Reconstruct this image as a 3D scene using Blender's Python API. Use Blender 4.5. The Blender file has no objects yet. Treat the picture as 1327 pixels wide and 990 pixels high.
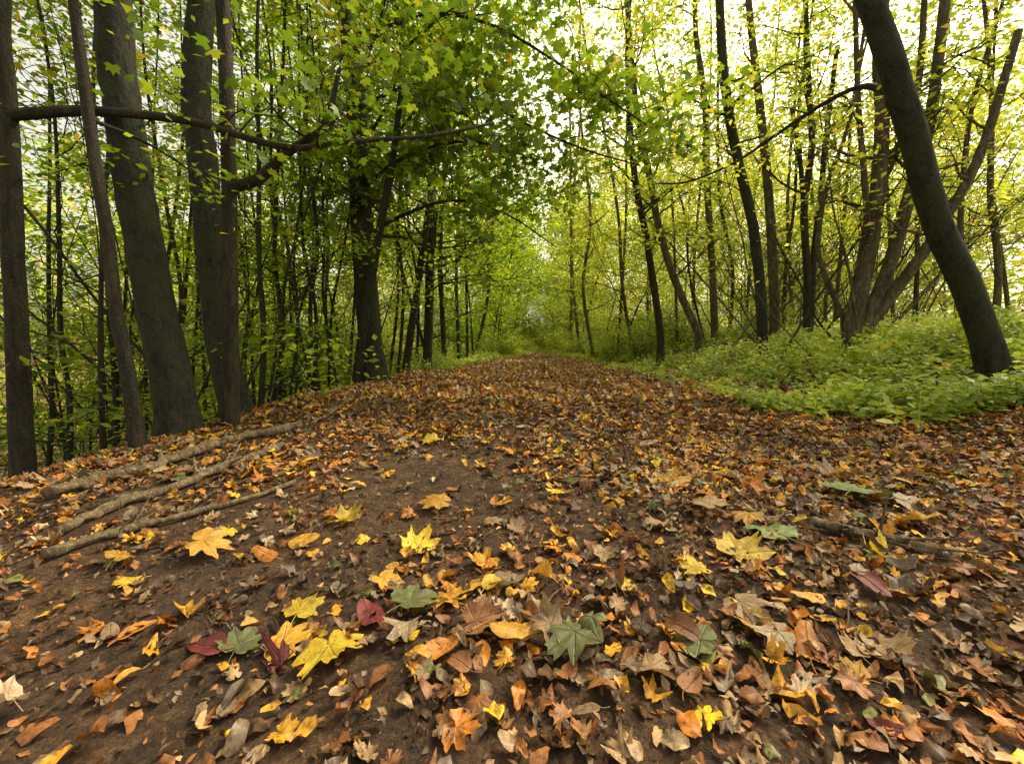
import bpy, math, random
import numpy as np
from mathutils import Vector, Quaternion
rng=np.random.default_rng(7); random.seed(7)
scn=bpy.context.scene; COL=scn.collection
F=520.0; T=math.radians(6.0); CT,ST=math.cos(T),math.sin(T); H=0.70
# ------------------------------------------------------------ terrain
def sm(a,b,x):
    t=np.clip((x-a)/(b-a),0,1); return t*t*(3-2*t)
def xl(y): return -2.4+0.07*np.maximum(y-3,0)+2.2*sm(7,24,y)
def xr(y): return 2.75+0.025*np.maximum(y,0)-1.1*sm(7,24,y)
def g(x,y):
    x=np.asarray(x,float); y=np.asarray(y,float)
    L=np.maximum(0,xl(y)-x); q=0.55*L*L/(L+0.9)
    z=-5*(1-np.exp(-q/5))
    R=x-(xr(y)-0.2)
    z=z+0.72*sm(0,2.9,R)*(0.3+0.7*sm(1.5,4.5,y))+0.02*np.clip(R-2.9,0,30)
    z=z+0.018*np.sin(1.3*x+.7*y)+0.014*np.sin(2.1*y-1.7*x+1)+0.007*np.sin(5*x+3.1*y)+0.005*np.sin(9.1*x-4*y)+0.004*np.sin(7*y+13*x)
    return z
def PX(px,py,Y):
    a=(px-663.5)/F; b=(495-py)/F
    s=Y/(CT+b*ST)
    return np.array([a*s,Y,H+s*(-ST+b*CT)])
def HIT(px,py):
    a=(px-663.5)/F; b=(495-py)/F
    d=np.array([a,CT+b*ST,-ST+b*CT]); s=0.2
    for i in range(6000):
        p=d*s
        if H+p[2]<=float(g(p[0],p[1])): break
        s+=0.005*max(1,s*.5)
    return np.array([p[0],p[1],float(g(p[0],p[1]))])
# ------------------------------------------------------------ mesh helpers
def mk_mesh(name,V,Fs,smooth=False,uv=None):
    V=np.asarray(V,np.float32)
    me=bpy.data.meshes.new(name)
    me.vertices.add(len(V)); me.vertices.foreach_set('co',V.ravel())
    loops=np.concatenate([f.ravel() for f in Fs]).astype(np.int32)
    starts=[];o=0
    for f in Fs:
        n,k=f.shape; starts.append(o+np.arange(n)*k); o+=n*k
    starts=np.concatenate(starts).astype(np.int32)
    me.loops.add(len(loops)); me.loops.foreach_set('vertex_index',loops)
    me.polygons.add(len(starts)); me.polygons.foreach_set('loop_start',starts)
    if smooth: me.polygons.foreach_set('use_smooth',np.ones(len(starts),bool))
    me.update(calc_edges=True); me.validate()
    if uv is not None:
        l=me.uv_layers.new(name='UVMap'); l.data.foreach_set('uv',np.asarray(uv,np.float32)[loops].ravel())
    return me
class MB:
    def __init__(s): s.V=[];s.F4=[];s.F3=[];s.n=0
    def add(s,V,f4=None,f3=None):
        s.V.append(V)
        if f4 is not None and len(f4): s.F4.append(f4+s.n)
        if f3 is not None and len(f3): s.F3.append(f3+s.n)
        s.n+=len(V)
    def mesh(s,name,smooth=True):
        Fs=[]
        if s.F4: Fs.append(np.concatenate(s.F4))
        if s.F3: Fs.append(np.concatenate(s.F3))
        return mk_mesh(name,np.concatenate(s.V),Fs,smooth)
    def tube(s,P,R,sides=6,flare=0,knob=0,cap=False):
        P=np.asarray(P,float);R=np.asarray(R,float);n=len(P)
        t=np.gradient(P,axis=0); t/=np.linalg.norm(t,axis=1)[:,None]+1e-9
        m=t.mean(0); ref=np.array([1.,0,0]) if abs(m[2])>.7*np.linalg.norm(m) else np.array([0,0,1.])
        u=ref-t*(t@ref)[:,None]; u/=np.linalg.norm(u,axis=1)[:,None]+1e-9
        v=np.cross(t,u)
        th=np.arange(sides)/sides*2*np.pi
        rr=np.repeat(R[:,None],sides,1)
        if flare:
            arc=np.concatenate([[0],np.cumsum(np.linalg.norm(np.diff(P,axis=0),axis=1))])
            fl=np.exp(-arc/0.22)*flare
            ph=rng.uniform(0,6.28)
            rr=rr*(1+fl[:,None]*(0.7+0.55*np.cos(5*th+ph)[None]+.25*np.cos(3*th+1)[None]))
        if knob: rr=rr*(1+rng.normal(0,knob,rr.shape))
        V=P[:,None]+rr[...,None]*(np.cos(th)[None,:,None]*u[:,None]+np.sin(th)[None,:,None]*v[:,None])
        V=V.reshape(-1,3)
        i=np.arange(n-1)[:,None]*sides; j=np.arange(sides)[None]; k=(j+1)%sides
        f=np.stack([i+j,i+k,i+sides+k,i+sides+j],-1).reshape(-1,4)
        f3=None
        if cap:
            V=np.vstack([V,P[0],P[-1]]);a=n*sides
            jj=np.arange(sides);kk=(jj+1)%sides
            f3=np.vstack([np.stack([kk,jj,np.full(sides,a)],1),np.stack([(n-1)*sides+jj,(n-1)*sides+kk,np.full(sides,a+1)],1)])
        s.add(V,f,f3)
def catmull(P,n):
    P=np.asarray(P,float); Q=np.vstack([2*P[0]-P[1],P,2*P[-1]-P[-2]])
    out=[];ts=np.linspace(0,len(P)-1,n)
    for t in ts:
        i=min(int(t),len(P)-2);f=t-i
        a,b,c,d=Q[i],Q[i+1],Q[i+2],Q[i+3]
        out.append(.5*((2*b)+(-a+c)*f+(2*a-5*b+4*c-d)*f*f+(-a+3*b-3*c+d)*f**3))
    return np.array(out)
# leaf templates (x,y,z)
RH=(np.array([[0,0,0],[.30,.42,.07],[0,1,0],[-.30,.42,.07]]),None,np.array([[0,1,2],[0,2,3]]))
OV=(np.array([[0,0,0],[.22,.2,.05],[.30,.55,.07],[0,1,0],[-.30,.55,.07],[-.22,.2,.05]]),np.array([[0,1,2,3],[0,3,4,5]]),None)
half=[(0,1.0),(6,.84),(11,.87),(17,.72),(25,.57),(32,.66),(37,.82),(43,.93),(49,.80),(56,.79),(62,.66),(70,.54),(79,.60),(87,.70),(95,.74),(103,.62),(115,.55),(128,.52),(142,.49),(156,.42),(168,.27)]
def outline_maple(j=0):
    pts=[(a,r) for a,r in half]+[(180,.06)]+[(360-a,r) for a,r in half[::-1][:-1]]
    A=np.radians([p[0] for p in pts]);R=np.array([p[1] for p in pts])
    if j: R=R*(1+rng.normal(0,j,len(R)))
    return np.stack([-np.sin(A)*R,np.cos(A)*R],1)
def outline_oval(n=18,w=.34,j=0):
    t=np.arange(n)/n*2*np.pi
    y=-np.cos(t)*.5; x=np.sin(t)*w*(1-.22*np.cos(t+np.pi))
    y=np.where(y>.42,y*1.18,y)
    P=np.stack([x,y],1)
    if j: P*=1+rng.normal(0,j,(n,1))
    return P
def fan(out):
    n=len(out);V=np.zeros((n+1,3));V[1:,:2]=out
    i=np.arange(n);f=np.stack([np.zeros(n,int),1+i,1+(i+1)%n],1)
    return (V,None,f)
def maple_low():
    hh=[(0,1.0),(24,.60),(44,.93),(68,.58),(95,.74),(135,.52)]
    pts=hh+[(180,.1)]+[(360-a,r) for a,r in hh[::-1][:-1]]
    A=np.radians([p[0] for p in pts]);R=np.array([p[1] for p in pts])
    V,_,f=fan(np.stack([-np.sin(A)*R,np.cos(A)*R],1)); V[:,2]=-.3*(V[:,0]**2+V[:,1]**2)
    return (V*np.array([.75,.75,.75]),None,f)
ML=maple_low()
def leaves(P,size,tmpl,tilt=.5,nbase=(0,0,1),curl=None,head=None):
    n=len(P);Vt,f4,f3=tmpl;k=len(Vt)
    nb=np.array(nbase,float)
    N=nb+rng.normal(0,tilt,(n,3)); N/=np.linalg.norm(N,axis=1)[:,None]
    h=rng.uniform(0,2*np.pi,n) if head is None else head
    a=np.stack([np.cos(h),np.sin(h),np.zeros(n)],1)
    u=np.cross(N,a);u/=np.linalg.norm(u,axis=1)[:,None]+1e-9
    v=np.cross(N,u)
    L=np.repeat(Vt[None],n,0).copy()
    if curl is not None:
        L[...,0]*=rng.uniform(.7,1.15,n)[:,None]
        L[...,:2]*=1+rng.normal(0,.07,(n,k,1))
        c1=rng.normal(curl*.6,curl,n);c2=rng.normal(curl*.3,curl*.8,n)
        L[...,2]+=c1[:,None]*L[...,0]**2+c2[:,None]*L[...,1]**2+rng.normal(0,curl*.12,(n,k))
        L[...,2]-=L[...,2].min(1)[:,None]
    L*=np.asarray(size).reshape(-1,1,1)
    V=P[:,None]+L[...,0:1]*u[:,None]+L[...,1:2]*v[:,None]+L[...,2:3]*N[:,None]
    off=(np.arange(n)*k)[:,None,None]
    F4=(f4[None]+off).reshape(-1,4) if f4 is not None else None
    F3=(f3[None]+off).reshape(-1,3) if f3 is not None else None
    return V.reshape(-1,3),F4,F3
# ------------------------------------------------------------ materials
def newmat(name):
    m=bpy.data.materials.new(name);m.use_nodes=True;nt=m.node_tree;nt.nodes.clear()
    out=nt.nodes.new('ShaderNodeOutputMaterial');return m,nt,out
def ramp(nt,fac,stops,interp='LINEAR'):
    r=nt.nodes.new('ShaderNodeValToRGB');cr=r.color_ramp;cr.interpolation=interp
    while len(cr.elements)<len(stops): cr.elements.new(.5)
    for e,(p,c) in zip(cr.elements,stops): e.position=p;e.color=(*c,1)
    nt.links.new(fac,r.inputs[0]);return r.outputs[0]
def noise(nt,vec,scale,detail=4,rough=.55):
    n=nt.nodes.new('ShaderNodeTexNoise');n.inputs['Scale'].default_value=scale;n.inputs['Detail'].default_value=detail;n.inputs['Roughness'].default_value=rough
    if vec is not None: nt.links.new(vec,n.inputs['Vector'])
    return n.outputs['Fac']
def mixc(nt,f,a,b,mode='MIX'):
    m=nt.nodes.new('ShaderNodeMix');m.data_type='RGBA';m.blend_type=mode
    for s,v in ((0,f),(6,a),(7,b)):
        if hasattr(v,'is_linked'): nt.links.new(v,m.inputs[s])
        else: m.inputs[s].default_value=v if s==0 else (*v,1)
    return m.outputs[2]
def mth(nt,op,a,b=None,clamp=False):
    m=nt.nodes.new('ShaderNodeMath');m.operation=op;m.use_clamp=clamp
    for i,v in enumerate((a,b)):
        if v is None: continue
        if hasattr(v,'is_linked'): nt.links.new(v,m.inputs[i])
        else: m.inputs[i].default_value=v
    return m.outputs[0]
def foliage(name,stops,transl=.45,gloss=.06,interp='LINEAR',tcol=(1.3,1.2,.5),blot=False):
    m,nt,out=newmat(name);L=nt.links
    ge=nt.nodes.new('ShaderNodeNewGeometry')
    c=ramp(nt,ge.outputs['Random Per Island'],stops,interp)
    oi=nt.nodes.new('ShaderNodeObjectInfo')
    hs=nt.nodes.new('ShaderNodeHueSaturation');L.new(c,hs.inputs['Color'])
    L.new(mth(nt,'MULTIPLY_ADD',oi.outputs['Random'],.5),hs.inputs['Value'])
    hs.inputs['Value'].links[0].from_node.inputs[2].default_value=.78
    tc=nt.nodes.new('ShaderNodeTexCoord')
    nz=noise(nt,tc.outputs['Object'],1.3,2)
    v=ramp(nt,nz,[(.35,(.65,.68,.7)),(.65,(1.25,1.2,1.1))])
    col=mixc(nt,1.0,hs.outputs[0],v,'MULTIPLY')
    if blot:
        n2=noise(nt,tc.outputs['Object'],55,5,.7)
        col=mixc(nt,1.0,col,ramp(nt,n2,[(.36,(.32,.27,.25)),(.5,(.85,.8,.78)),(.66,(1.3,1.25,1.2))]),'MULTIPLY')
    d=nt.nodes.new('ShaderNodeBsdfDiffuse');L.new(col,d.inputs[0])
    t=nt.nodes.new('ShaderNodeBsdfTranslucent');L.new(mixc(nt,1.0,col,tcol,'MULTIPLY'),t.inputs[0])
    mx=nt.nodes.new('ShaderNodeMixShader');mx.inputs[0].default_value=transl;L.new(d.outputs[0],mx.inputs[1]);L.new(t.outputs[0],mx.inputs[2])
    gl=nt.nodes.new('ShaderNodeBsdfGlossy');gl.inputs['Roughness'].default_value=.45
    m2=nt.nodes.new('ShaderNodeMixShader');m2.inputs[0].default_value=gloss;L.new(mx.outputs[0],m2.inputs[1]);L.new(gl.outputs[0],m2.inputs[2])
    L.new(m2.outputs[0],out.inputs[0]);return m
M_green=foliage('beech_foliage',[(0,(.12,.24,.02)),(.5,(.24,.40,.035)),(.86,(.42,.54,.05)),(1,(.64,.55,.06))],.58,.03)
M_yel=foliage('yellowing_foliage',[(0,(.26,.38,.05)),(.5,(.46,.56,.08)),(.8,(.64,.66,.12)),(1,(.76,.54,.10))],.6,.03,tcol=(1.2,1.18,.65))
M_maple=foliage('maple_foliage',[(0,(.11,.21,.02)),(.6,(.20,.33,.035)),(.95,(.32,.42,.05)),(1,(.6,.45,.05))],.56,.04,tcol=(1.25,1.15,.55))
M_herb=foliage('nettle_foliage',[(0,(.26,.40,.05)),(.5,(.44,.57,.09)),(.86,(.60,.68,.15)),(.97,(.7,.68,.2)),(1,(.55,.33,.1))],.4,.06)
def bark(name,c1,c2,moss,mossamt=.5,zs=.25,bump=.6,lich=.5):
    m,nt,out=newmat(name);L=nt.links
    tc=nt.nodes.new('ShaderNodeTexCoord');mp=nt.nodes.new('ShaderNodeMapping');mp.inputs['Scale'].default_value=(1,1,zs)
    L.new(tc.outputs['Object'],mp.inputs[0])
    n1=noise(nt,mp.outputs[0],26,9,.75);n2=noise(nt,tc.outputs['Object'],4.5,6,.7);n3=noise(nt,tc.outputs['Object'],60,3);n4=noise(nt,mp.outputs[0],9,7,.75)
    c=ramp(nt,n1,[(.38,c1),(.64,c2)])
    c=mixc(nt,1.0,c,ramp(nt,n4,[(.36,(.35,.35,.35)),(.5,(1,1,1)),(.66,(1.7,1.65,1.5))]),'MULTIPLY')
    mf=ramp(nt,n2,[(.46,(0,0,0)),(.58,(mossamt,)*3)])
    c=mixc(nt,mf,c,moss)
    c=mixc(nt,ramp(nt,n3,[(.60,(0,0,0)),(.68,(lich,)*3)]),c,tuple(min(1,x*2.3) for x in c2))
    b=nt.nodes.new('ShaderNodeBsdfPrincipled');L.new(c,b.inputs['Base Color']);b.inputs['Roughness'].default_value=.88
    bp=nt.nodes.new('ShaderNodeBump');bp.inputs['Strength'].default_value=bump;bp.inputs['Distance'].default_value=.05
    L.new(mth(nt,'ADD',mth(nt,'ADD',n1,n4),mth(nt,'MULTIPLY',n3,.4)),bp.inputs['Height']);L.new(bp.outputs[0],b.inputs['Normal'])
    L.new(b.outputs[0],out.inputs[0]);return m
B_beech=bark('beech_bark',(.010,.009,.005),(.058,.050,.027),(.038,.052,.010),.85,.5,1)
B_brown=bark('brown_bark',(.015,.010,.005),(.082,.058,.031),(.035,.045,.010),.5,.2,1)
B_pale=bark('pale_bark',(.055,.040,.022),(.20,.155,.09),(.07,.08,.02),.5,.3,.9)
B_log=bark('weathered_wood',(.13,.08,.04),(.54,.40,.22),(.14,.10,.045),.6,.10,1,.4)
def soil(name,litter):
    m,nt,out=newmat(name);L=nt.links
    tc=nt.nodes.new('ShaderNodeTexCoord');o=tc.outputs['Object']
    n1=noise(nt,o,1.7,6,.6);n2=noise(nt,o,16,9,.75);n3=noise(nt,o,110,5,.75)
    c=ramp(nt,n2,[(.34,(.028,.015,.006)),(.5,(.10,.054,.022)),(.68,(.23,.132,.06))])
    c=mixc(nt,1.0,c,ramp(nt,n1,[(.35,(.6,.6,.6)),(.65,(1.4,1.3,1.2))]),'MULTIPLY')
    c=mixc(nt,1.0,c,ramp(nt,n3,[(.36,(.35,.35,.35)),(.64,(1.7,1.65,1.6))]),'MULTIPLY')
    pf=None;tot=None
    for sc,th in ((70,.88),(150,.80)):
        vo=nt.nodes.new('ShaderNodeTexVoronoi');vo.inputs['Scale'].default_value=sc;L.new(o,vo.inputs['Vector'])
        pm=ramp(nt,vo.outputs['Distance'],[(.0,(1,1,1)),(.30,(0,0,0))])
        sx=nt.nodes.new('ShaderNodeSeparateColor');L.new(vo.outputs['Color'],sx.inputs[0])
        pf=mth(nt,'MULTIPLY',mth(nt,'GREATER_THAN',sx.outputs[0],th),pm)
        c=mixc(nt,mth(nt,'MULTIPLY',pf,.8),c,ramp(nt,sx.outputs[1],[(0,(.40,.32,.22)),(.6,(.2,.12,.06)),(1,(.03,.02,.01))]))
        tot=pf if tot is None else mth(nt,'ADD',tot,pf)
    if litter:
        v2=nt.nodes.new('ShaderNodeTexVoronoi');v2.inputs['Scale'].default_value=16;L.new(o,v2.inputs['Vector'])
        s2=nt.nodes.new('ShaderNodeSeparateColor');L.new(v2.outputs['Color'],s2.inputs[0])
        lc=ramp(nt,s2.outputs[0],[(0,(.06,.035,.015)),(.4,(.14,.07,.025)),(.7,(.22,.10,.03)),(1,(.10,.10,.03))])
        c=mixc(nt,.55,c,lc)
    b=nt.nodes.new('ShaderNodeBsdfPrincipled');L.new(c,b.inputs['Base Color']);b.inputs['Roughness'].default_value=.9
    bp=nt.nodes.new('ShaderNodeBump');bp.inputs['Strength'].default_value=1;bp.inputs['Distance'].default_value=.05
    L.new(mth(nt,'ADD',mth(nt,'MULTIPLY',n2,1.0),mth(nt,'ADD',mth(nt,'MULTIPLY',n3,.4),mth(nt,'MULTIPLY',tot,.15))),bp.inputs['Height']);L.new(bp.outputs[0],b.inputs['Normal'])
    L.new(b.outputs[0],out.inputs[0]);return m
M_soil=soil('path_soil',False);M_ground=soil('woodland_soil',True)
LEAFC={'yellow':(.85,.60,.04),'golden':(.76,.41,.045),'orange':(.64,.25,.035),'rust brown':(.33,.145,.05),'tan':(.46,.31,.15),'pale buff':(.60,.47,.28),'dark red':(.20,.035,.03),'olive green':(.20,.22,.07),'grey brown':(.25,.19,.125),'green':(.19,.26,.07),'dark brown':(.12,.07,.036)}
def leafmat(name,col,maple):
    m,nt,out=newmat(name);L=nt.links
    uv=nt.nodes.new('ShaderNodeUVMap');uv.uv_map='UVMap'
    sp=nt.nodes.new('ShaderNodeSeparateXYZ');L.new(uv.outputs[0],sp.inputs[0])
    x=mth(nt,'ABSOLUTE',sp.outputs[0]);y=sp.outputs[1]
    if maple:
        ds=[x]
        for a in (43,95):
            c,s=math.cos(math.radians(a)),math.sin(math.radians(a))
            ds.append(mth(nt,'ABSOLUTE',mth(nt,'SUBTRACT',mth(nt,'MULTIPLY',x,c),mth(nt,'MULTIPLY',y,s))))
        d=mth(nt,'MINIMUM',ds[0],mth(nt,'MINIMUM',ds[1],ds[2]))
        side=mth(nt,'SINE',mth(nt,'MULTIPLY',mth(nt,'ADD',y,mth(nt,'MULTIPLY',x,-.9)),38))
    else:
        d=x;side=mth(nt,'SINE',mth(nt,'MULTIPLY',mth(nt,'SUBTRACT',y,mth(nt,'MULTIPLY',x,.8)),52))
    vein=mth(nt,'SUBTRACT',1,mth(nt,'MULTIPLY',d,32),True)
    vein=mth(nt,'MAXIMUM',vein,mth(nt,'MULTIPLY',mth(nt,'GREATER_THAN',side,.9),.35))
    oi=nt.nodes.new('ShaderNodeObjectInfo')
    mp=nt.nodes.new('ShaderNodeMapping');L.new(uv.outputs[0],mp.inputs[0])
    cx=nt.nodes.new('ShaderNodeCombineXYZ');L.new(mth(nt,'MULTIPLY',oi.outputs['Random'],37.0),cx.inputs[2]);L.new(cx.outputs[0],mp.inputs['Location'])
    n1=noise(nt,mp.outputs[0],3.2,6,.7);n2=noise(nt,mp.outputs[0],14,4,.65)
    dark=tuple(k*f for k,f in zip(col,(.5,.36,.4)))
    c=mixc(nt,ramp(nt,n1,[(.42,(0,0,0)),(.68,(1,1,1))]),col,dark)
    c=mixc(nt,ramp(nt,n2,[(.58,(0,0,0)),(.66,(.8,.8,.8))]),c,(.08,.045,.02))
    c=mixc(nt,mth(nt,'MULTIPLY',vein,.4),c,tuple(min(1,k*1.3+.05) for k in col))
    hs=nt.nodes.new('ShaderNodeHueSaturation');L.new(c,hs.inputs['Color'])
    L.new(mth(nt,'ADD',mth(nt,'MULTIPLY',oi.outputs['Random'],.5),.72),hs.inputs['Value'])
    b=nt.nodes.new('ShaderNodeBsdfPrincipled');L.new(hs.outputs[0],b.inputs['Base Color']);b.inputs['Roughness'].default_value=.5
    bp=nt.nodes.new('ShaderNodeBump');bp.inputs['Strength'].default_value=.8;bp.inputs['Distance'].default_value=.006
    L.new(mth(nt,'ADD',mth(nt,'MULTIPLY',vein,-.6),n1),bp.inputs['Height']);L.new(bp.outputs[0],b.inputs['Normal'])
    t=nt.nodes.new('ShaderNodeBsdfTranslucent');L.new(hs.outputs[0],t.inputs[0])
    mx=nt.nodes.new('ShaderNodeMixShader');mx.inputs[0].default_value=.2;L.new(b.outputs[0],mx.inputs[1]);L.new(t.outputs[0],mx.inputs[2])
    L.new(mx.outputs[0],out.inputs[0]);return m
cs=[LEAFC[k] for k in ['dark brown','rust brown','grey brown','tan','golden','golden','rust brown','orange','grey brown','tan','rust brown','yellow','orange','dark brown','pale buff','olive green','rust brown','golden','tan','dark brown']]
M_litter=foliage('leaf_litter_mix',[(i/len(cs),c) for i,c in enumerate(cs)],.12,.03,'CONSTANT',(1,.9,.8),True)
cs3=[tuple(min(1,v*1.2) for v in LEAFC[k]) for k in ['rust brown','tan','grey brown','pale buff','orange','rust brown','tan','orange','pale buff','rust brown','golden','tan','rust brown','yellow','dark brown','orange']]  # distant litter: paler, tanner leaf colours with the sky's sheen painted in
M_far=foliage('sky_sheen_litter_mix',[(i/len(cs3),c) for i,c in enumerate(cs3)],.12,.06,'CONSTANT',(1,.9,.8))
cs2=[LEAFC[k] for k in ['dark brown','rust brown','dark brown','grey brown','dark brown','tan','rust brown','dark brown']]
M_frag=foliage('leaf_crumbs_mix',[(i/len(cs2),c) for i,c in enumerate(cs2)],.1,.02,'CONSTANT',(1,.9,.8),True)
# ------------------------------------------------------------ objects helpers
def obj(name,me,mat,parent=None,loc=(0,0,0)):
    o=bpy.data.objects.new(name,me);COL.objects.link(o);o.location=loc
    if mat is not None and not me.materials: me.materials.append(mat)
    if parent: o.parent=parent
    return o
def empty(name,loc,label,cat,group=None):
    e=bpy.data.objects.new(name,None);e.empty_display_size=.3;COL.objects.link(e);e.location=loc
    e['label']=label;e['category']=cat
    if group:e['group']=group
    return e
# ------------------------------------------------------------ ground + path
def axis(lo,hi,n,k):
    t=np.linspace(-1,1,n);s=np.sinh(t*k)/np.sinh(k);return np.where(s<0,-s*lo,s*hi)
gx=axis(-400,400,420,7.0);gy=axis(-300,500,460,6.6)
X,Yg=np.meshgrid(gx,gy);Z=g(X,Yg)
V=np.stack([X,Yg,Z],-1).reshape(-1,3);nx=len(gx);ny=len(gy)
ii,jj=np.meshgrid(np.arange(nx-1),np.arange(ny-1));base=(jj*nx+ii).ravel()
Q=np.stack([base,base+1,base+nx+1,base+nx],1)
cx=V[Q].mean(1)
pm=(cx[:,0]>xl(cx[:,1]))&(cx[:,0]<xr(cx[:,1]))&(cx[:,1]>-6)&(cx[:,1]<34)
def sub(Q,name,mat):
    u,inv=np.unique(Q,return_inverse=True)
    o=obj(name,mk_mesh(name,V[u],[inv.reshape(-1,4)],True),mat);o['kind']='structure';return o
sub(Q[~pm],'ground',M_ground);sub(Q[pm],'path',M_soil)
# ------------------------------------------------------------ branches and crowns
def nrm(v): return v/(np.linalg.norm(v)+1e-9)
def grow(mb,anch,p,d,length,r0,level,up=.05,nsub=5,wob=.2):
    n=6;pts=[p];q=p.copy();d=nrm(d)
    for i in range(n):
        d=nrm(d+rng.normal(0,wob,3)+np.array([0,0,up]));q=q+d*length/n;pts.append(q)
    pts=np.array(pts);mb.tube(pts,np.linspace(r0,max(r0*.2,.0025),n+1),5 if level else 3)
    if level>0:
        for k in range(nsub):
            t=rng.uniform(.25,1)*n;i=min(int(t),n-1);pp=pts[i]+(pts[i+1]-pts[i])*(t-i)
            dd=nrm(pts[i+1]-pts[i]);s=rng.normal(0,1,3);s-=dd*(s@dd);s=nrm(s);s[2]*=.45
            grow(mb,anch,pp,dd*.6+s*.8,length*rng.uniform(.35,.6)*(1.15-t/n*.4),max(r0*.45,.004),level-1,up*.3,nsub,wob)
    if level<=1:
        for k in range(4 if level else 6): 
            t=rng.uniform(.3,1)*n;i=min(int(t),n-1);anch.append(pts[i]+(pts[i+1]-pts[i])*(t-i))
def crown_mesh(name,anch,n,size,tmpl,tilt=.45,spread=(.2,.2,.07)):
    A=np.array(anch);P=A[rng.integers(0,len(A),n)]+rng.normal(0,1,(n,3))*np.array(spread)
    V,f4,f3=leaves(P,size*rng.uniform(.5,1.15,n),tmpl,tilt)
    return mk_mesh(name,V,[f for f in (f4,f3) if f is not None])
def trunk_branches(mb,anch,P,R,t0,nb,blen,up=.06,bias=None,level=1,nsub=5,brf=.4):
    n=len(P)
    for k in range(nb):
        t=(t0+(1-t0)*rng.uniform(0,1))*(n-1);i=min(int(t),n-2)
        p=P[i]+(P[i+1]-P[i])*(t-i);r=R[i]
        a=rng.uniform(0,2*np.pi);d=np.array([math.cos(a),math.sin(a),rng.uniform(-.1,.8)])
        if bias is not None:d=d+np.array(bias)
        f=1-.45*(t/(n-1))
        grow(mb,anch,p,d,blen*rng.uniform(.6,1.2)*f,max(min(r*brf,.026),.008),level,up,nsub)
def sapling(h,r,nb,blen,nleaf,size,leafm,t0,lean,tmpl=RH,barkm=None,wob=.1):
    mb=MB();anch=[]
    pts=[np.zeros(3)+[0,0,-.25]];q=pts[0];d=np.array([rng.normal(0,lean),rng.normal(0,lean),1.])
    for k in range(7):
        d=nrm(d+np.array([rng.normal(0,wob),rng.normal(0,wob),.06]));q=q+d*(h+.25)/7;pts.append(q)
    P=catmull(pts,22);R=np.linspace(r,r*.12,22)
    mb.tube(P,R,8,.35,.04)
    trunk_branches(mb,anch,P,R,t0,nb,blen)
    tm=mb.mesh('slender_trunk');tm.materials.append(barkm or B_brown)
    cm=crown_mesh('leafy_crown',anch,nleaf,size,tmpl);cm.materials.append(leafm)
    return tm,cm
GV=[sapling(rng.uniform(7,10),rng.uniform(.022,.045),26,1.9,4000,.12,M_green,.04,.16,barkm=B_beech if i%2 else B_brown) for i in range(7)]
GY=[sapling(rng.uniform(7,10),rng.uniform(.025,.05),24,2.0,3300,.13,M_yel,.04,.14,barkm=B_beech if i%2 else B_brown) for i in range(3)]
WV=[sapling(rng.uniform(7,9.5),rng.uniform(.035,.055),28,3.4,6500,.125,M_green,.10,.10,barkm=B_beech if i%2 else B_brown) for i in range(4)]
YV=[sapling(rng.uniform(7,10),rng.uniform(.022,.05),26,2.1,3500,.125,M_yel,.06,.2,barkm=B_pale if i%2 else B_brown) for i in range(6)]
def place(var,x,y,label,group,s=1,name='young_tree'):
    tm,cm=var;e=empty(name,(x,y,float(g(x,y))),label,'tree',group)
    e.rotation_euler=(0,0,rng.uniform(0,6.28));e.scale=(s,s,s*rng.uniform(.9,1.1))
    obj('trunk',tm,None,e);obj('crown',cm,None,e)
occ=[]
def free(x,y,dmin):
    for a,b in occ:
        if (a-x)**2+(b-y)**2<dmin*dmin:return False
    occ.append((x,y));return True
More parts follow.
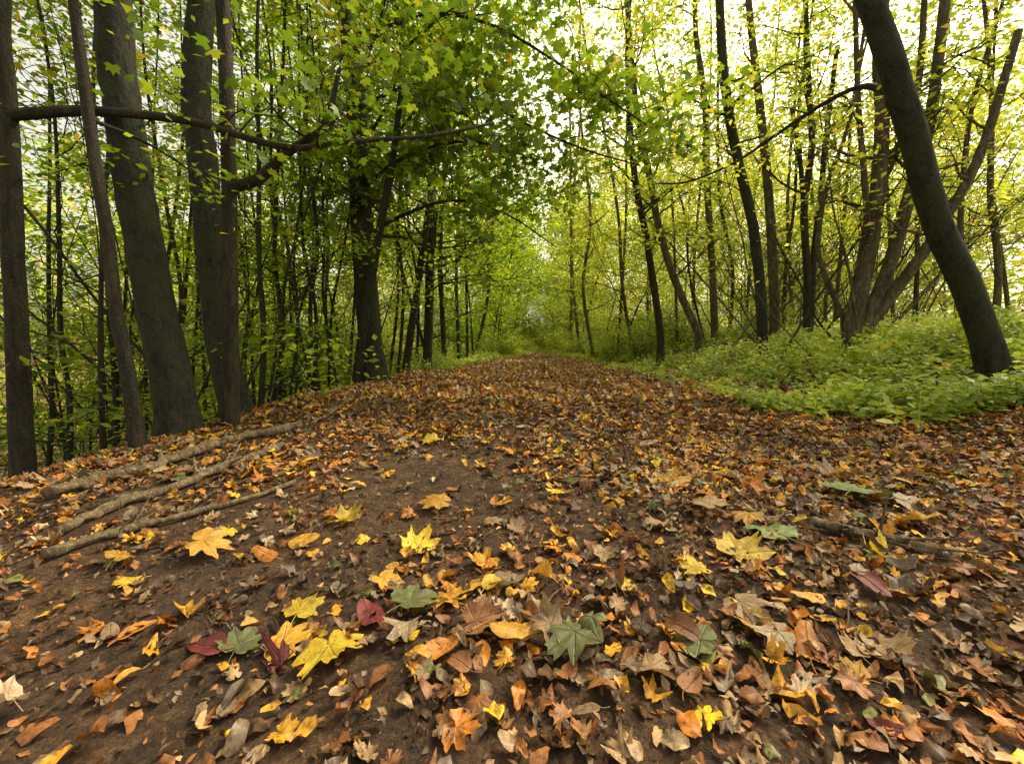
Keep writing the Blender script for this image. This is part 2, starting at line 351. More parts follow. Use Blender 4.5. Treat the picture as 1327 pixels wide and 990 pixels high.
# ------------------------------------------------------------ hero trees
def hero(name,label,Y,pts,w0,w1,barkm,nb,blen,nleaf,size,leafm,t0=.3,flare=.6,top=10,tmpl=RH,extra=(),boughs=(),sides=12,group=None,bias=None,topdir=None):
    W=[PX(p[0],p[1],p[2] if len(p)>2 else Y) for p in pts]
    b=W[0];gz=float(g(b[0],b[1]))
    if gz<b[2]-.02: W.insert(0,np.array([b[0],b[1],gz]))
    else: W[0]=np.array([b[0],b[1],min(b[2],gz)])
    base=W[0].copy();W[0]=W[0]-[0,0,.12]
    d=nrm(W[-1]-W[-2]) if topdir is None else nrm(np.array(topdir,float));q=W[-1]
    ztop=q[2]
    while q[2]<top and len(W)<14:
        d=nrm(d+np.array([rng.normal(0,.08),rng.normal(0,.06),.25]));q=q+d*1.6;W.append(q)
    C=catmull(W,44)-base
    k0=w0/2/F*Y;k1=w1/2/F*Y
    zz=(C[:,2]-C[0,2])/max(1e-3,(ztop-W[0][2]))
    R=np.where(zz<1,k0+(k1-k0)*zz,k1*np.clip(1-(zz-1)*.6,.12,1))
    mb=MB();anch=[]
    mb.tube(C,R,sides,flare,.03)
    if nb: trunk_branches(mb,anch,C,R,t0,nb,blen,bias=bias,nsub=5)
    e=empty(name,base,label,'tree',group);occ.append((base[0],base[1]))
    for ex,wa,wb in extra:
        E=catmull([PX(*p) for p in ex],24)-base
        if wa>6 and abs(ex[0][1]-pts[0][1])<40: E[0,2]=min(E[0,2],float(g(E[0,0]+base[0],E[0,1]+base[1]))-base[2]-.1)
        yy=ex[0][2];R2=np.linspace(wa/2/F*yy,wb/2/F*yy,24)
        mb.tube(E,R2,8,0,.03)
        trunk_branches(mb,anch,E,R2,.45,5,blen*.8)
    tm=mb.mesh('trunk');obj('trunk',tm,barkm,e)
    for ex,wa,wb,nbb,bl,nl,sz,tp,mt in boughs:
        m2=MB();an=[]
        E=catmull([PX(*p) for p in ex],26)-base
        R2=np.array([wa+(wb-wa)*t for t in np.linspace(0,1,26)])/2/F*ex[len(ex)//2][2]
        m2.tube(E,R2,8,0,.04)
        trunk_branches(m2,an,E,R2,.2,nbb,bl,up=-.01,level=1,nsub=4,brf=.3)
        bo=obj('bough',m2.mesh('bough'),barkm,e)
        if nl: obj('bough_foliage',crown_mesh('bough_foliage',an,nl,sz,tp,.6,(.24,.24,.12)),mt,e)
    if nleaf and anch: obj('crown',crown_mesh('crown',anch,nleaf,size,tmpl,.45,(.22,.22,.08)),leafm,e)
    return e
hero('beech_tree','thick dark beech trunk flaring at the path edge',3.15,[(240,572),(222,480),(203,400),(188,320),(172,230),(158,130),(150,60)],44,36,B_beech,12,2.0,2600,.085,M_green,.6,.7,sides=20)
hero('beech_tree','tall mossy beech trunk beside a slimmer brown tree',4.1,[(316,545),(292,470),(281,400),(272,300),(262,200),(254,110)],34,30,B_beech,12,2.0,2600,.085,M_green,.5,.7,sides=18)
hero('maple_tree','slender brown trunk with a forked limb over the path',3.4,[(299,548),(299,450),(298,350),(297,240),(294,130),(290,40)],19,15,B_brown,6,1.2,400,.085,M_maple,.75,.4,tmpl=ML,
     extra=[([(302,243,3.4),(335,232,3.35),(370,200,3.3),(400,180,3.3),(425,150,3.3),(440,90,3.3)],14,5)])
hero('maple_tree','leaning maple with long bough reaching over the path',2.9,[(30,650),(25,500),(18,350),(12,200),(6,100),(0,20)],24,18,B_brown,6,1.2,400,.085,M_maple,.7,.4,tmpl=ML,
     boughs=[([(14,150,2.9),(90,144,2.95),(150,146,3.),(250,158,3.1),(330,182,3.1),(385,192,3.15),(450,184,3.3),(560,176,3.6),(640,160,4.)],13,4,8,.6,70,.10,ML,M_maple)])
hero('dark_slim_tree','slim dark leaning trunk at edge of bank',2.65,[(182,585),(165,480),(150,400),(138,300),(128,240),(112,130)],17,12,B_brown,8,1.4,1400,.08,M_green,.45,.4)
hero('sycamore_tree','twin stemmed sycamore with low leafy boughs beside path',6.6,[(486,492),(478,420),(472,340),(467,260),(463,180),(460,110)],30,23,B_beech,16,3.0,2100,.14,M_maple,.45,.55,tmpl=ML,sides=16,
     extra=[([(462,500,6.4),(470,430,6.3),(483,350,6.2),(497,270,6.1),(510,200,6.0),(520,120,5.9)],13,7)],
     boughs=[([(466,250,6.6),(505,215,6.3),(560,190,6.1),(620,185,5.9),(690,205,5.8)],5,2,11,1.5,1000,.125,ML,M_maple),
             ([(461,60,6.6),(540,20,6.3),(630,30,6.),(720,80,5.7),(790,130,5.5),(850,170,5.4)],5,1.5,17,1.3,1000,.125,ML,M_maple),
             ([(465,140,6.6),(540,110,6.5),(620,130,6.4),(690,165,6.4),(760,195,6.4),(830,215,6.5)],5,1.5,15,1.6,1100,.125,ML,M_maple),
             ([(470,310,6.6),(520,280,6.8),(590,260,7.2),(660,280,7.8),(720,320,8.4)],5,1.5,14,2.0,1500,.13,ML,M_maple)])
hero('beech_tree','straight dark trunk with spreading layered branches',9.6,[(553,480),(556,400),(558,300),(560,200),(560,120)],12,10,B_beech,30,3.6,7000,.12,M_green,.12,.5,bias=(.5,-.2,0))
hero('slender_tree','slender trunk leaning toward the path',9.2,[(525,483),(537,400),(550,310),(565,220),(590,130)],10,7,B_brown,16,2.6,3000,.12,M_green,.25,.4,bias=(.4,0,0))
hero('slender_tree','thin dark stem beside wood edge',11,[(576,472),(573,400),(570,330),(575,230),(580,130)],7,5,B_brown,26,3.6,8000,.12,M_green,.1,.4,bias=(.7,0,0))
for px,Y,dx,w in [(135,4.2,-6,9),(150,5.5,-14,10),(225,5.5,-8,8),(232,7,10,7),(338,5.2,-4,10),(352,6.,5,9),(362,7.5,-12,7),(405,6.6,-6,7),(415,6.2,-20,8),(432,8,-10,6),(385,7,10,5),(515,8.8,5,6),(502,10,20,5),(210,8,10,8),(330,8.5,-30,6),(440,6,-35,5),(595,12,4,6),(606,13.5,-8,5),(612,15,8,5),(250,6.5,14,5),(372,5.8,26,5),(395,9,-40,5),(425,7,38,5),(165,7,22,5),(345,5.6,60,5),(410,7.4,-70,5),(268,7.5,-20,5),(320,6.4,14,5),(450,9,16,5),(540,10.5,-16,5),(140,8,30,6),(190,6.8,-12,5),(90,5,-20,9),(60,6.5,6,8)]:
    zg=float(g((px-663.5)/F*Y,Y));py=495-F*((zg-H)*CT+Y*ST)/(Y*CT-(zg-H)*ST)
    j=rng.normal(0,6,3)
    hero('slender_tree','thin crooked woodland stem on shaded bank',Y,[(px,py),(px+dx*.3+j[0],py-110),(px+dx*.55+j[1],py-200),(px+dx+j[2],py-330)],w*.8,w*.5,B_brown if px%2 else B_beech,12,1.9,1700,.105,M_green if px%4 else M_yel,.08,.4,sides=8,group='slender stems in the wood')
R='stems on the herb covered bank'
hero('slender_tree','thin trunk leaning strongly on herb covered bank',8.5,[(905,434),(888,395),(868,345),(853,290),(843,235),(825,140)],10,7,B_pale,12,1.8,1600,.12,M_yel,.3,.4,group=R)
hero('slender_tree','brown trunk rising from herb covered bank',9.,[(856,437),(847,370),(836,300),(824,240),(815,140)],10,7,B_brown,14,1.8,2000,.12,M_yel,.3,.4,group=R)
hero('slender_tree','straight pale trunk on herb covered bank',10.,[(926,428),(923,350),(917,250),(913,130)],9,7,B_pale,14,1.8,1800,.12,M_yel,.3,.4,group=R)
hero('dark_tree','dark curved trunk on herb covered bank',7.2,[(988,428),(985,370),(975,290),(958,215),(945,150),(935,60)],13,10,B_beech,10,1.8,1200,.11,M_yel,.4,.5,group=R)
hero('slender_tree','straight brown trunk beside a dark curved trunk',8.,[(1004,425),(1001,330),(994,230),(984,130)],12,9,B_pale,12,1.8,1400,.11,M_yel,.4,.4,group=R)
hero('slender_tree','forked dark stems on herb covered bank',7.6,[(1046,420),(1046,350),(1042,270),(1052,190),(1048,110)],10,6,B_brown,12,1.8,1500,.11,M_yel,.3,.4,extra=[([(1050,420,7.6),(1055,330,7.6),(1064,250,7.6),(1070,180,7.6),(1085,60,7.6)],8,5),([(1042,270,7.6),(1036,200,7.6),(1026,140,7.5)],6,4)],group=R)
hero('coppiced_tree','many stemmed coppice fanning out from one stool',5.8,[(1104,428),(1118,370),(1131,300),(1140,220),(1143,140),(1140,60)],17,14,B_pale,10,1.6,1500,.1,M_yel,.3,.3,
   extra=[([(1112,428,5.8),(1140,378,5.8),(1160,320,5.75),(1178,255,5.7),(1198,190,5.7),(1215,90,5.6),(1230,-60,5.6)],17,9),
          ([(1118,430,5.8),(1150,390,5.75),(1180,350,5.6),(1215,300,5.4),(1270,200,5.2),(1320,40,5.2)],16,7),
          ([(1100,428,5.8),(1112,360,5.9),(1130,270,6.),(1165,190,6.1),(1190,110,6.1),(1200,-40,6.1)],11,6),
          ([(1096,428,5.8),(1108,380,5.8),(1125,330,5.8),(1120,230,5.8),(1112,130,5.9),(1108,0,5.9)],9,5),
          ([(1098,425,5.9),(1075,370,6.),(1060,320,6.1),(1072,240,6.2),(1100,160,6.3),(1120,40,6.3)],7,4)])
hero('leaning_tree','thick dark trunk arching over the herb bank',3.6,[(1285,470),(1256,380),(1219,300),(1198,235),(1182,170),(1166,120),(1148,60)],30,26,B_beech,6,1.6,600,.09,M_yel,.6,.4,sides=18,topdir=(-.5,.2,1),
   boughs=[([(1162,125,3.6),(1120,112,3.9),(1072,132,4.2),(1010,172,4.6),(950,212,4.9),(890,236,5.2),(850,238,5.4)],6,2,7,.7,260,.09,RH,M_yel)])
for px,Y,dx,w in [(770,14,-14,6),(822,12,-30,6),(800,13,10,5),(752,18,-10,5),(740,20,6,6),(878,11,-12,5),(900,12,10,5),(945,11,-8,6),(965,13,20,5),(1015,10,20,6),(1030,11,-6,6),(1080,9,22,6),(1160,8,-10,6),(1185,9,12,7),(1240,6.5,16,9),(1290,7,-10,10),(1070,12,-22,6),(840,15,25,5),(915,10,-60,4)]:
    zg=float(g((px-663.5)/F*Y,Y));py=495-F*((zg-H)*CT+Y*ST)/(Y*CT-(zg-H)*ST)
    j=rng.normal(0,5,3)
    hero('slender_tree','thin stem with yellowing leaves on green bank',Y,[(px,py),(px+dx*.3+j[0],py-90),(px+dx*.6+j[1],py-180),(px+dx*1.2+j[2],py-300)],w*.8,w*.5,B_brown if px%2 else B_pale,14,1.9,1900,.12,M_yel,.1,.4,sides=8,group=R)
def pole(x,y,az,lean,L,r,label,group,mat):
    mb=MB();an=[];d=np.array([math.cos(az)*lean,math.sin(az)*lean,1.]);pts=[np.array([0,0,-.1])]
    for k in range(6):
        d=nrm(d+np.append(rng.normal(0,.09,2),.02));pts.append(pts[-1]+d*L/6)
    P=catmull(pts,20);R_=np.linspace(r,r*.25,20);mb.tube(P,R_,7,.2,.04)
    for k in range(9):
        i=int(rng.integers(4,18));a=rng.uniform(0,6.28)
        grow(mb,an,P[i],nrm(P[i+1]-P[i])+np.array([math.cos(a),math.sin(a),.1])*.6,rng.uniform(.5,1.3),r*.35,1,.02,2)
    o=obj('bare_sapling',mb.mesh('bare_sapling'),mat,None,(x,y,float(g(x,y))));o['label']=label;o['category']='sapling';o['group']=group
for k in range(90):
    y=rng.uniform(5.5,13);a=rng.uniform(.3,1.0);x=a*y
    if x<xr(y)+1.2: continue
    pole(x,y,rng.choice([0,math.pi])+rng.normal(0,.6),rng.uniform(.25,1.1),rng.uniform(2.2,4.8),rng.uniform(.009,.022),'bare thin sapling leaning across the green bank','leaning bare saplings',B_pale if k%3 else B_brown)
for k in range(60):
    y=rng.uniform(4.5,13);x=-rng.uniform(.35,1.15)*y
    if x>xl(y)-.5: continue
    pole(x,y,rng.uniform(0,6.28),rng.uniform(.05,.6),rng.uniform(3.5,6),rng.uniform(.009,.022),'bare thin sapling among trees on the slope','leaning bare saplings',B_brown)
n=0;tries=0
while n<74 and tries<4000:
    tries+=1
    y=rng.uniform(5,28);x=xl(y)-rng.uniform(.8,2+y*.75)
    if abs(x)>1.35*y+2 or not free(x,y,.9+y*.03):continue
    place((GY[n%3] if (y>12 and n%2) else GV[n%len(GV)]),x,y,'slender young tree with green autumn leaves in wood','young trees filling the wood',rng.uniform(.8,1.15));n+=1
for k,(x,y) in enumerate(((-2.0,10),(-1.3,13.5),(-.6,17.5),(.1,22))):
    place(WV[n%4],x,y,'wide branching young beech overhanging the path','young trees filling the wood',rng.uniform(.8,1.0));n+=1
for y in (14,18,22,26):
    place(YV[n%6],float(xr(y))+rng.uniform(.4,.9),y,'young tree leaning over the far path','young trees on the bank',rng.uniform(.9,1.1));n+=1
n=0;tries=0
while n<60 and tries<4000:
    tries+=1
    y=rng.uniform(8,30);x=xr(y)+rng.uniform(.6,2+y*.75)
    if not free(x,y,1.1+y*.03):continue
    place(YV[n%len(YV)],x,y,'slender young tree with yellowing leaves on bank','young trees on the bank',rng.uniform(.8,1.1));n+=1
for k in range(26):
    y=rng.uniform(27,36);x=.072*y+rng.normal(0,2.4)
    if free(x,y,.6): place((GV[k%7],GY[k%3],WV[k%4])[k%3],x,y,'young tree closing off the end of path','young trees filling the wood',rng.uniform(.5,.9))
def shrub(nleaf,mat):
    mb=MB();an=[]
    for k in range(14):
        a=rng.uniform(0,6.28);grow(mb,an,np.array([0,0,-.05]),np.array([math.cos(a)*.7,math.sin(a)*.7,1.]),rng.uniform(.9,1.6),.012,1,.0,5)
    tm=mb.mesh('stems');tm.materials.append(B_brown)
    cm=crown_mesh('foliage',an,nleaf,.095,OV,.5,(.16,.16,.12));cm.materials.append(mat);return tm,cm
SV=[shrub(1500,M_herb),shrub(1300,M_yel),shrub(1500,M_herb)]
for k in range(96):
    y=rng.uniform(9,28);s=rng.uniform(.5,1.1)
    if k<42: x=xr(y)+rng.uniform(.4,4) if k%2 else xl(y)-rng.uniform(.4,3)
    elif k<76: y=rng.uniform(11,27);s=rng.uniform(.35,.8);x=xl(y)-rng.uniform(.2,1.0) if k%2 else xr(y)+rng.uniform(.3,1.0)
    else: y=rng.uniform(26,32);x=.074*y+rng.uniform(-3,3)
    e=empty('shrub',(x,y,float(g(x,y))),'low leafy shrub at the edge of woodland path','shrub','shrubs edging the path')
    e.scale=(s,s,s);e.rotation_euler=(0,0,rng.uniform(0,6))
    v=SV[k%3];obj('stem',v[0],None,e);obj('foliage',v[1],None,e)
def distant(name,az0,az1,n,mat,zlo,zhi,size,seed,pw=1.15):
    r=rng.uniform(32,46,n*3);a=np.radians(rng.uniform(az0,az1,n*3));x=np.sin(a)*r;y=np.cos(a)*r
    z=g(x,y)+zlo+(zhi-zlo)*rng.uniform(0,1,n*3)**pw
    f=np.sin(x*.9+seed)+np.sin(y*.8+z*.6)+np.sin(z*1.1+x*.5)+np.sin(x*2.1-z*1.7)*.6
    keep=(f+rng.normal(0,.8,n*3)>.1);P=np.stack([x,y,z],1)[keep][:n]
    V,f4,f3=leaves(P,size*rng.uniform(.6,1.3,len(P)),RH,.9)
    o=obj(name,mk_mesh(name,V,[f3]),mat);o['kind']='stuff'
distant('distant_woodland',-72,-2,36000,M_yel,0,15,.34,0,1.3)
distant('distant_woodland',-5,13,32000,M_green,0,12,.33,2)
distant('distant_woodland',5,72,46000,M_yel,0,15,.34,4,1.2)
# ------------------------------------------------------------ herbs
def herbs():
    n=17500
    y=3+27*rng.uniform(0,1,n)**1.7;x=xr(y)+rng.uniform(-.6,9,n)*np.minimum(1,.45+y*.06)
    edge=.45*np.sin(2.3*y)+.3*np.sin(5.1*y+x)
    k=(x>xr(y)-.35+edge*.6*(1-.6*sm(8,14,y))+rng.normal(0,.25,n))&(y>3.3+.35*np.sin(3*x)+rng.normal(0,.2,n)-(x-2.7)*.12)
    k&=(np.sin(2.7*x+1.9*y)+np.sin(3.9*y-2.2*x)+rng.normal(0,.8,n)>-1.1)
    x=x[k];y=y[k]
    y2=rng.uniform(9,30,5500);x2=xl(y2)+.3-rng.uniform(0,1.8,5500)
    y3=rng.uniform(26,34,1500);x3=.074*y3+rng.uniform(-2,2,1500)
    x=np.concatenate([x,x2,x3]);y=np.concatenate([y,y2,y3])
    n=len(x);h=rng.uniform(.08,.40,n)*(.75+.35*np.sin(1.7*x+1.1*y))*(.5+.5*sm(-.2,.8,np.maximum(x-xr(y),xl(y)-x+.3)))
    ps=[];hd=[];sz=[]
    for lv in range(5):
        f=(lv+1)/5;a=rng.uniform(0,np.pi,n)+lv*1.57
        for s in (0,np.pi):
            ps.append(np.stack([x,y,g(x,y)+h*f],1));hd.append(a+s);sz.append(rng.uniform(.045,.115,n)*(1.15-.5*f))
    P=np.concatenate(ps);P+=rng.normal(0,.015,P.shape)
    V,f4,f3=leaves(P,np.concatenate(sz),OV,.45,head=np.concatenate(hd))
    mb=MB();mb.add(V,f4,f3)
    a=rng.uniform(0,6.28,n);w=.0025;b=np.stack([x,y,g(x,y)],1);t=b+np.stack([rng.normal(0,.01,n),rng.normal(0,.01,n),h],1)
    dv=np.stack([np.cos(a)*w,np.sin(a)*w,np.zeros(n)],1)
    S=np.stack([b-dv,b+dv,t+dv,t-dv],1).reshape(-1,3);mb.add(S,np.arange(4*n).reshape(-1,4))
    o=obj('ground_cover_plants',mb.mesh('ground_cover_plants',False),M_herb);o['kind']='stuff'
herbs()
# ------------------------------------------------------------ logs and sticks
LOGP=[]
def log(name,label,pts,w0,w1,mat,cat='log',group=None,knob=.12,lift=.9,crook=.5):
    H_=[HIT(*p) for p in pts];dep=H_[0][1]*CT+(H-H_[0][2])*ST
    r0=w0/2/F*dep;d1=H_[-1][1]*CT+(H-H_[-1][2])*ST;r1=w1/2/F*d1
    P=catmull(H_,12);P[1:-1,:2]+=rng.normal(0,r1*crook,(10,2));P=catmull(P,40)
    P[:,2]=g(P[:,0],P[:,1])+np.linspace(r0,r1,40)*lift+.008
    P+=rng.normal(0,r1*.18,P.shape);o=P[0].copy();LOGP.extend(list(catmull(P,90)[:,:2]))
    R_=np.linspace(r0,r1,40)*(1+.12*np.sin(np.linspace(0,19,40)+rng.uniform(0,6)))
    mb=MB();mb.tube(P-o,R_,12,0,knob,True)
    for k in range(5):
        i=rng.integers(5,36);d=nrm(P[i+1]-P[i-1])*.6+np.array([rng.normal(0,.5),rng.normal(0,.5),.35])
        L=rng.uniform(.06,.22);q=P[i]-o;mb.tube(np.array([q,q+d*L*.5,q+d*L]),[r1*.5,r1*.35,r1*.12],5)
    b=obj(name,mb.mesh(name),mat,None,o);b['label']=label;b['category']=cat
    if group:b['group']=group
log('fallen_log','long pale weathered log lying along the path edge',[(60,650),(127,630),(200,610),(270,585),(330,569),(392,558)],16,10,B_log)
log('fallen_log','weathered log lying parallel to a longer log',[(80,696),(150,664),(240,631),(310,604),(366,581)],13,9,B_log)
log('fallen_log','slimmer bare log half buried in leaves',[(60,728),(127,704),(190,685),(240,674),(310,654),(382,629)],14,5,B_log)
log('fallen_branch','pale thin branch pointing down the path edge',[(405,552),(432,535),(458,514),(480,499)],5,3,B_log,'branch')
log('fallen_branch','pale broken branch lying before green plants',[(868,484),(872,500),(876,518)],7,4,B_log,'branch')
log('fallen_branch','brown branch lying among deep leaves',[(1052,686),(1110,698),(1160,706),(1230,726)],15,10,B_log,'branch')
log('fallen_branch','thin dark log lying on far verge',[(610,466),(640,458),(662,453)],5,4,B_brown,'branch')
log('fallen_branch','dark branch lying along the bank crest',[(352,530),(385,518),(425,510)],6,3,B_brown,'branch')
log('fallen_branch','short pale stick beside the fallen logs',[(150,648),(200,640),(262,618)],5,3,B_log,'branch')
LOGP=np.array(LOGP)
def clear(x,y,d):
    D=((x[:,None]-LOGP[None,:,0])**2+(y[:,None]-LOGP[None,:,1])**2).min(1);return D>d*d
# ------------------------------------------------------------ fallen leaves: the nearest as things
def leaf_mesh(kind,name,v):
    out=outline_maple(.045) if kind=='maple' else outline_oval(24,rng.uniform(.25,.35),.03)
    N=len(out);rings=[.3,.6,.85,1.0];V=[np.zeros(2)]
    for r in rings:
        rr=out*r
        if kind=='maple' and r<1:
            m=np.linalg.norm(out,axis=1).mean();rad=np.linalg.norm(out,axis=1,keepdims=True);rr=out/rad*(rad*.75*r+.25*m*r*np.minimum(1,rad/ .45))
        V.extend(list(rr))
    V=np.array(V);uv=V.copy()
    f3=[[0,1+i,1+(i+1)%N] for i in range(N)];f4=[]
    for k in range(len(rings)-1):
        a=1+k*N;b=a+N
        for i in range(N):
            j=(i+1)%N;f4.append([a+j,a+i,b+i,b+j])
    x,y=V[:,0],V[:,1];am=.9 if v<4 else 2.2
    if kind=='maple':
        c1=rng.normal(.14,.22)*am;c2=rng.normal(.08,.18)*am
    else:
        c1=rng.normal(.8,.8)*am;c2=rng.normal(.25,.35)*am
    ph=rng.uniform(0,6);rad=np.hypot(x,y)
    th=rng.uniform(0,3.14);xx=x*np.cos(th)+y*np.sin(th);
    z=c1*x*x+c2*y*y+(.05*np.sin(6*x+ph)*rad+.06*np.sin(5*y+2*ph)*rad+.04*np.sin(11*x-7*y+ph)*rad+.12*xx*np.abs(xx)*np.sign(rng.normal()))*am
    if kind=='maple': z+=.10*rad**2*np.sin(2*np.arctan2(x,y)+ph)*am-.03*np.cos(8.4*np.arctan2(x,y))*rad
    else: z+=.015*np.sin(26*(y-.8*np.abs(x)))
    z-=z.min();P=np.column_stack([V,z])
    L=.75 if kind=='maple' else .3
    y0=0 if kind=='maple' else -.5
    z0=P[0,2] if kind=='maple' else P[np.argmin(P[:,1]),2]
    sp=np.array([[0.0+.12*t*t,y0-L*t,z0*(1-t)+.02] for t in np.linspace(0,1,6)])
    mb=MB();mb.tube(sp,np.linspace(.012,.016,6),4);SV_=np.concatenate(mb.V);o=len(P)
    f4=np.vstack([np.array(f4),mb.F4[0]+o]);P=np.vstack([P,SV_])
    uv=np.vstack([uv,np.zeros((len(SV_),2))])
    return mk_mesh(name,P,[f4,np.array(f3)],True,uv)
LM={}
for kind in ('maple','oval'):
    for c in LEAFC:
        mt=leafmat(f'{c.replace(" ","_")}_{kind}_leaf',LEAFC[c],kind=='maple')
        for v in range(7):
            me=leaf_mesh(kind,f'{kind}_leaf',v);me.materials.append(mt);LM[(kind,c,v)]=me
def put_leaf(x,y,kind,c,size,tilt=.14,rot=None,nv=7):
    me=LM[(kind,c,int(rng.integers(0,nv)))]
    o=bpy.data.objects.new('fallen_leaf',me);COL.objects.link(o)
    e=.03;nx_=-(float(g(x+e,y))-float(g(x-e,y)))/(2*e);ny_=-(float(g(x,y+e))-float(g(x,y-e)))/(2*e)
    N=Vector((nx_+rng.normal(0,tilt),ny_+rng.normal(0,tilt),1)).normalized()
    q=N.to_track_quat('Z','Y')
    q=q@Quaternion((0,0,1),rng.uniform(0,6.28) if rot is None else rot)
    o.rotation_mode='QUATERNION';o.rotation_quaternion=q
    o.scale=(size*rng.uniform(.85,1.1),size,size*rng.uniform(.7,1.4));o.location=(x,y,float(g(x,y))+.008+size*abs(rng.normal(0,.08)))
    o['label']=f'{c} {"lobed maple" if kind=="maple" else "oval beech"} leaf lying on the soil path';o['category']='leaf';o['group']='fallen leaves on the path'
spec=[(955,725,'maple','yellow',62),(540,713,'maple','yellow',44),(570,660,'maple','golden',42),(427,850,'maple','yellow',78),(365,842,'maple','golden',54),(262,720,'maple','golden',48),(745,840,'maple','olive green',70),(532,825,'maple','pale buff',46),(480,803,'oval','dark red',42),(1008,700,'maple','green',58),(1105,648,'maple','green',60),(862,630,'maple','golden',48),(345,723,'oval','orange',28),(635,742,'oval','orange',28),(585,790,'maple','golden',46),(530,793,'maple','olive green',60),(612,765,'oval','golden',40),(668,832,'oval','golden',54),(572,850,'oval','orange',40),(655,803,'maple','pale buff',42),(615,815,'maple','rust brown',60),(390,800,'maple','yellow',44),(310,845,'maple','olive green',48),(247,795,'maple','golden',36),(445,680,'maple','yellow',34),(668,692,'maple','tan',24),(771,787,'maple','pale buff',34),(910,845,'maple','olive green',66),(970,815,'maple','golden',48),(1008,835,'maple','pale buff',50),(1045,843,'oval','orange',48),(885,830,'oval','rust brown',44),(920,668,'maple','tan',50),(970,680,'maple','golden',36),(1155,730,'maple','yellow',50),(1190,690,'maple','golden',44),(1180,630,'oval','golden',28),(1125,765,'oval','dark red',38),(885,778,'maple','grey brown',38),(960,790,'maple','tan',54),(835,578,'maple','pale buff',26),(560,575,'maple','yellow',26),(1080,620,'maple','tan',36),(1045,785,'oval','golden',40),(905,748,'maple','yellow',36),(725,643,'maple','yellow',24),(855,685,'oval','orange',24),(800,765,'oval','rust brown',36),(178,822,'oval','orange',28),(143,829,'oval','tan',32),(270,845,'oval','dark red',40),(640,765,'oval','yellow',30),(700,752,'oval','golden',24),(150,735,'maple','golden',30),(175,757,'maple','yellow',30),(395,706,'oval','golden',32),(495,760,'maple','golden',36),(1170,657,'maple','pale buff',42),(1130,850,'maple','tan',56),(655,762,'oval','pale buff',36)]
cnt=0
for px,py,kd,c,w in spec:
    p=HIT(px,py)
    dep=p[1]*CT+(H-p[2])*ST
    put_leaf(p[0],p[1],kd,c,w/F*dep/(1.35 if kd=='maple' else .8)*1.02,.12,nv=5);cnt+=1
names=list(LEAFC);wts=np.array([1.2,1.9,1.2,2.4,2.2,1.1,.4,.7,1.8,.3,1.8]);wts/=wts.sum()
def dens(x,y):
    a=.66+.5*sm(-.2,1.2,x-.1*y)+.24*np.sin(3.1*x+1.3*y)*np.sin(2.3*y-.7*x)
    a=a+.25*sm(-1.4,-2.2,x)+.75*sm(2.6,5.2,y)-.42*np.exp(-((x+.45)**2/.6+(y-1.9)**2/.8))-.3*np.exp(-((x-.35)**2/.06+(y-1.1)**2/.2))-.3*np.exp(-((x+1.2)**2/.4+(y-1.3)**2/.4))
    return np.clip(a,.08,1.1)
while cnt<300:
    y=.45+1.75*math.sqrt(rng.uniform(0,1));x=rng.uniform(-1,1)*(1.35*y+.25)
    if rng.uniform()>float(dens(x,y)) or not clear(np.array([x]),np.array([y]),.05)[0]:continue
    kd='maple' if rng.uniform()<.45 else 'oval'
    put_leaf(x,y,kd,names[rng.choice(len(names),p=wts)],rng.uniform(.035,.062) if kd=='maple' else rng.uniform(.038,.072),.24);cnt+=1
def scat(mb,n,y0,y1,pw,xm,tmpl,s0,s1,curl,tilt=.3,z=.006,dp=1.):
    y=y0+(y1-y0)*rng.uniform(0,1,n)**pw;x=rng.uniform(-1,1,n)*(xm*y+1.2)
    k=(rng.uniform(0,1,n)<dens(x,y)**dp)&(x>xl(y)-3.)
    k&=(y<8)|((x>xl(y)-.35+rng.normal(0,.2,n))&(x<xr(y)+.3+rng.normal(0,.2,n)))|(rng.uniform(0,1,n)<.12)
    x=x[k];y=y[k]
    k=clear(x,y,.06)|(rng.uniform(0,1,len(x))<.15);x=x[k];y=y[k]
    P=np.stack([x,y,g(x,y)+rng.uniform(.001,z,len(x))],1)
    mb.add(*leaves(P,rng.uniform(s0,s1,len(x)),tmpl,tilt,curl=curl))
def litter():
    mp=fan(outline_maple());ov=fan(outline_oval(12,.32)*1.0)
    mb=MB()
    scat(mb,2600,1.9,7,1.2,1.35,mp,.035,.065,.4,.25,.015)
    scat(mb,1100,.45,2.4,.8,1.35,mp,.025,.048,.5,.25,.01)
    scat(mb,9000,.45,3.2,.8,1.35,ov,.020,.056,.8,.3,.015,dp=1.3)
    scat(mb,14000,1.8,8,1.05,1.35,ov,.035,.072,.7,.32,.02)
    scat(mb,12000,3,12,1.1,1.2,OV,.045,.08,.5,.35,.02)
    o=obj('leaf_litter',mb.mesh('leaf_litter',False),M_litter);o['kind']='stuff'
    mb=MB()
    scat(mb,38000,4.5,30,1.35,.45,OV,.05,.095,.4,.35,.03)
    o=obj('far_leaf_litter',mb.mesh('far_leaf_litter',False),M_far);o['kind']='stuff'
    mb=MB()
    scat(mb,34000,.4,4,.85,1.35,RH,.007,.026,.6,.5,.008,dp=.5)
    scat(mb,14000,.4,4,.85,1.35,ov,.015,.040,1.0,.45,.010,dp=.8)
    o=obj('leaf_crumbs',mb.mesh('leaf_crumbs',False),M_frag);o['kind']='stuff'
litter()
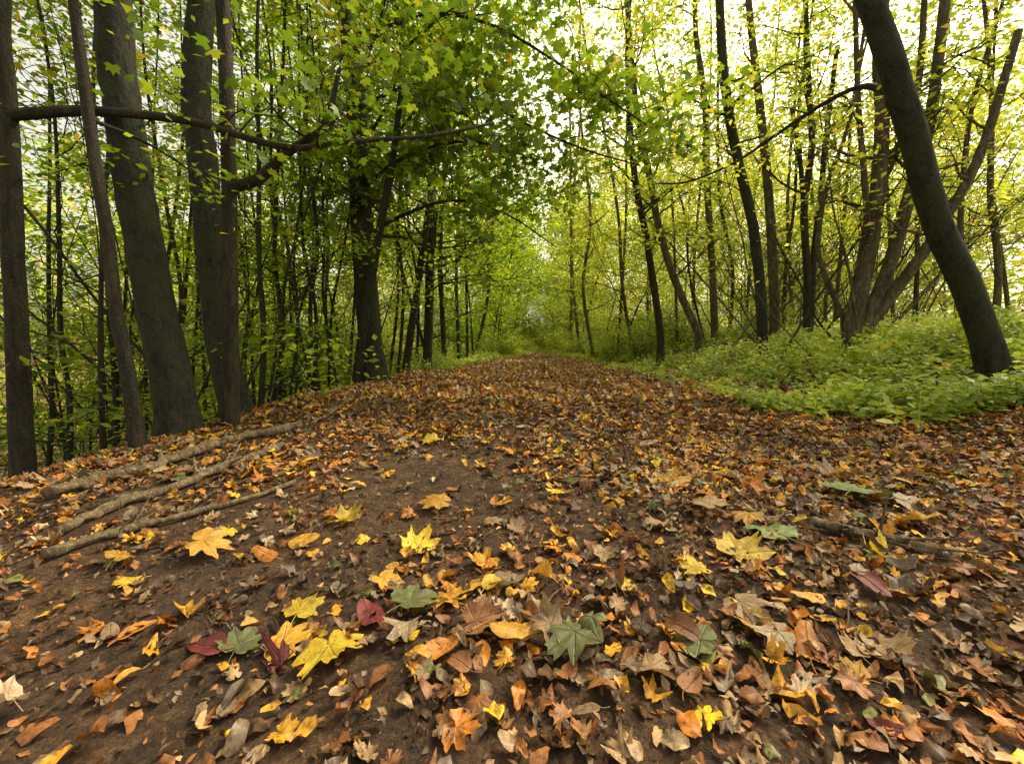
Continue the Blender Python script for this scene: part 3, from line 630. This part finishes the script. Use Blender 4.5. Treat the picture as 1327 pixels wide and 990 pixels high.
for k in range(110):
    y=rng.uniform(.8,4.5);x=rng.uniform(-1.25,1.25)*y
    if x<xl(y): continue
    a=rng.uniform(0,6.28);L=rng.uniform(.05,.28);t=np.linspace(0,1,7)
    P=np.stack([x+np.cos(a)*L*t,y+np.sin(a)*L*t,0*t],1);P[:,:2]+=rng.normal(0,.006,(7,2));P[:,2]=g(P[:,0],P[:,1])+.012
    mb=MB();r=rng.uniform(.0015,.004);mb.tube(P-P[0],np.linspace(r,r*.5,7),5,0,.08,True)
    o=obj('fallen_twig',mb.mesh('fallen_twig'),B_log if k%3==0 else B_brown,None,P[0]);o['label']='short bare twig lying on the leafy soil';o['category']='twig';o['group']='twigs on the path'
# ------------------------------------------------------------ light, sky, camera
AZ,EL=48,48
w=bpy.data.worlds.new('World');scn.world=w;w.use_nodes=True;nt=w.node_tree
bg=nt.nodes['Background'];sk=nt.nodes.new('ShaderNodeTexSky');sk.sky_type='NISHITA';sk.sun_disc=False
sk.sun_elevation=math.radians(EL);sk.sun_rotation=math.radians(AZ);sk.dust_density=5;sk.air_density=1.2;sk.ozone_density=.6
hs=nt.nodes.new('ShaderNodeHueSaturation');hs.inputs['Saturation'].default_value=.35
nt.links.new(sk.outputs[0],hs.inputs['Color'])
c=mixc(nt,1.0,hs.outputs[0],(2.15,1.97,1.53),'MULTIPLY')
nt.links.new(c,bg.inputs['Color']);bg.inputs['Strength'].default_value=.15
sd=bpy.data.lights.new('sun','SUN');sd.energy=5;sd.angle=math.radians(12);sd.color=(1,.90,.68)
so=bpy.data.objects.new('sun',sd);COL.objects.link(so)
v=Vector((math.sin(math.radians(AZ))*math.cos(math.radians(EL)),math.cos(math.radians(AZ))*math.cos(math.radians(EL)),math.sin(math.radians(EL))))
so.rotation_euler=(-v).to_track_quat('-Z','Y').to_euler()
cd=bpy.data.cameras.new('camera');cam=bpy.data.objects.new('camera',cd);COL.objects.link(cam)
cam.location=(0,0,H);cam.rotation_euler=(math.radians(90)-T,0,0);cd.sensor_width=36;cd.lens=36*F/1327;cd.clip_end=2000;cd.clip_start=.02
scn.camera=cam
scn.view_settings.view_transform='Standard';scn.view_settings.look='None';scn.view_settings.exposure=0
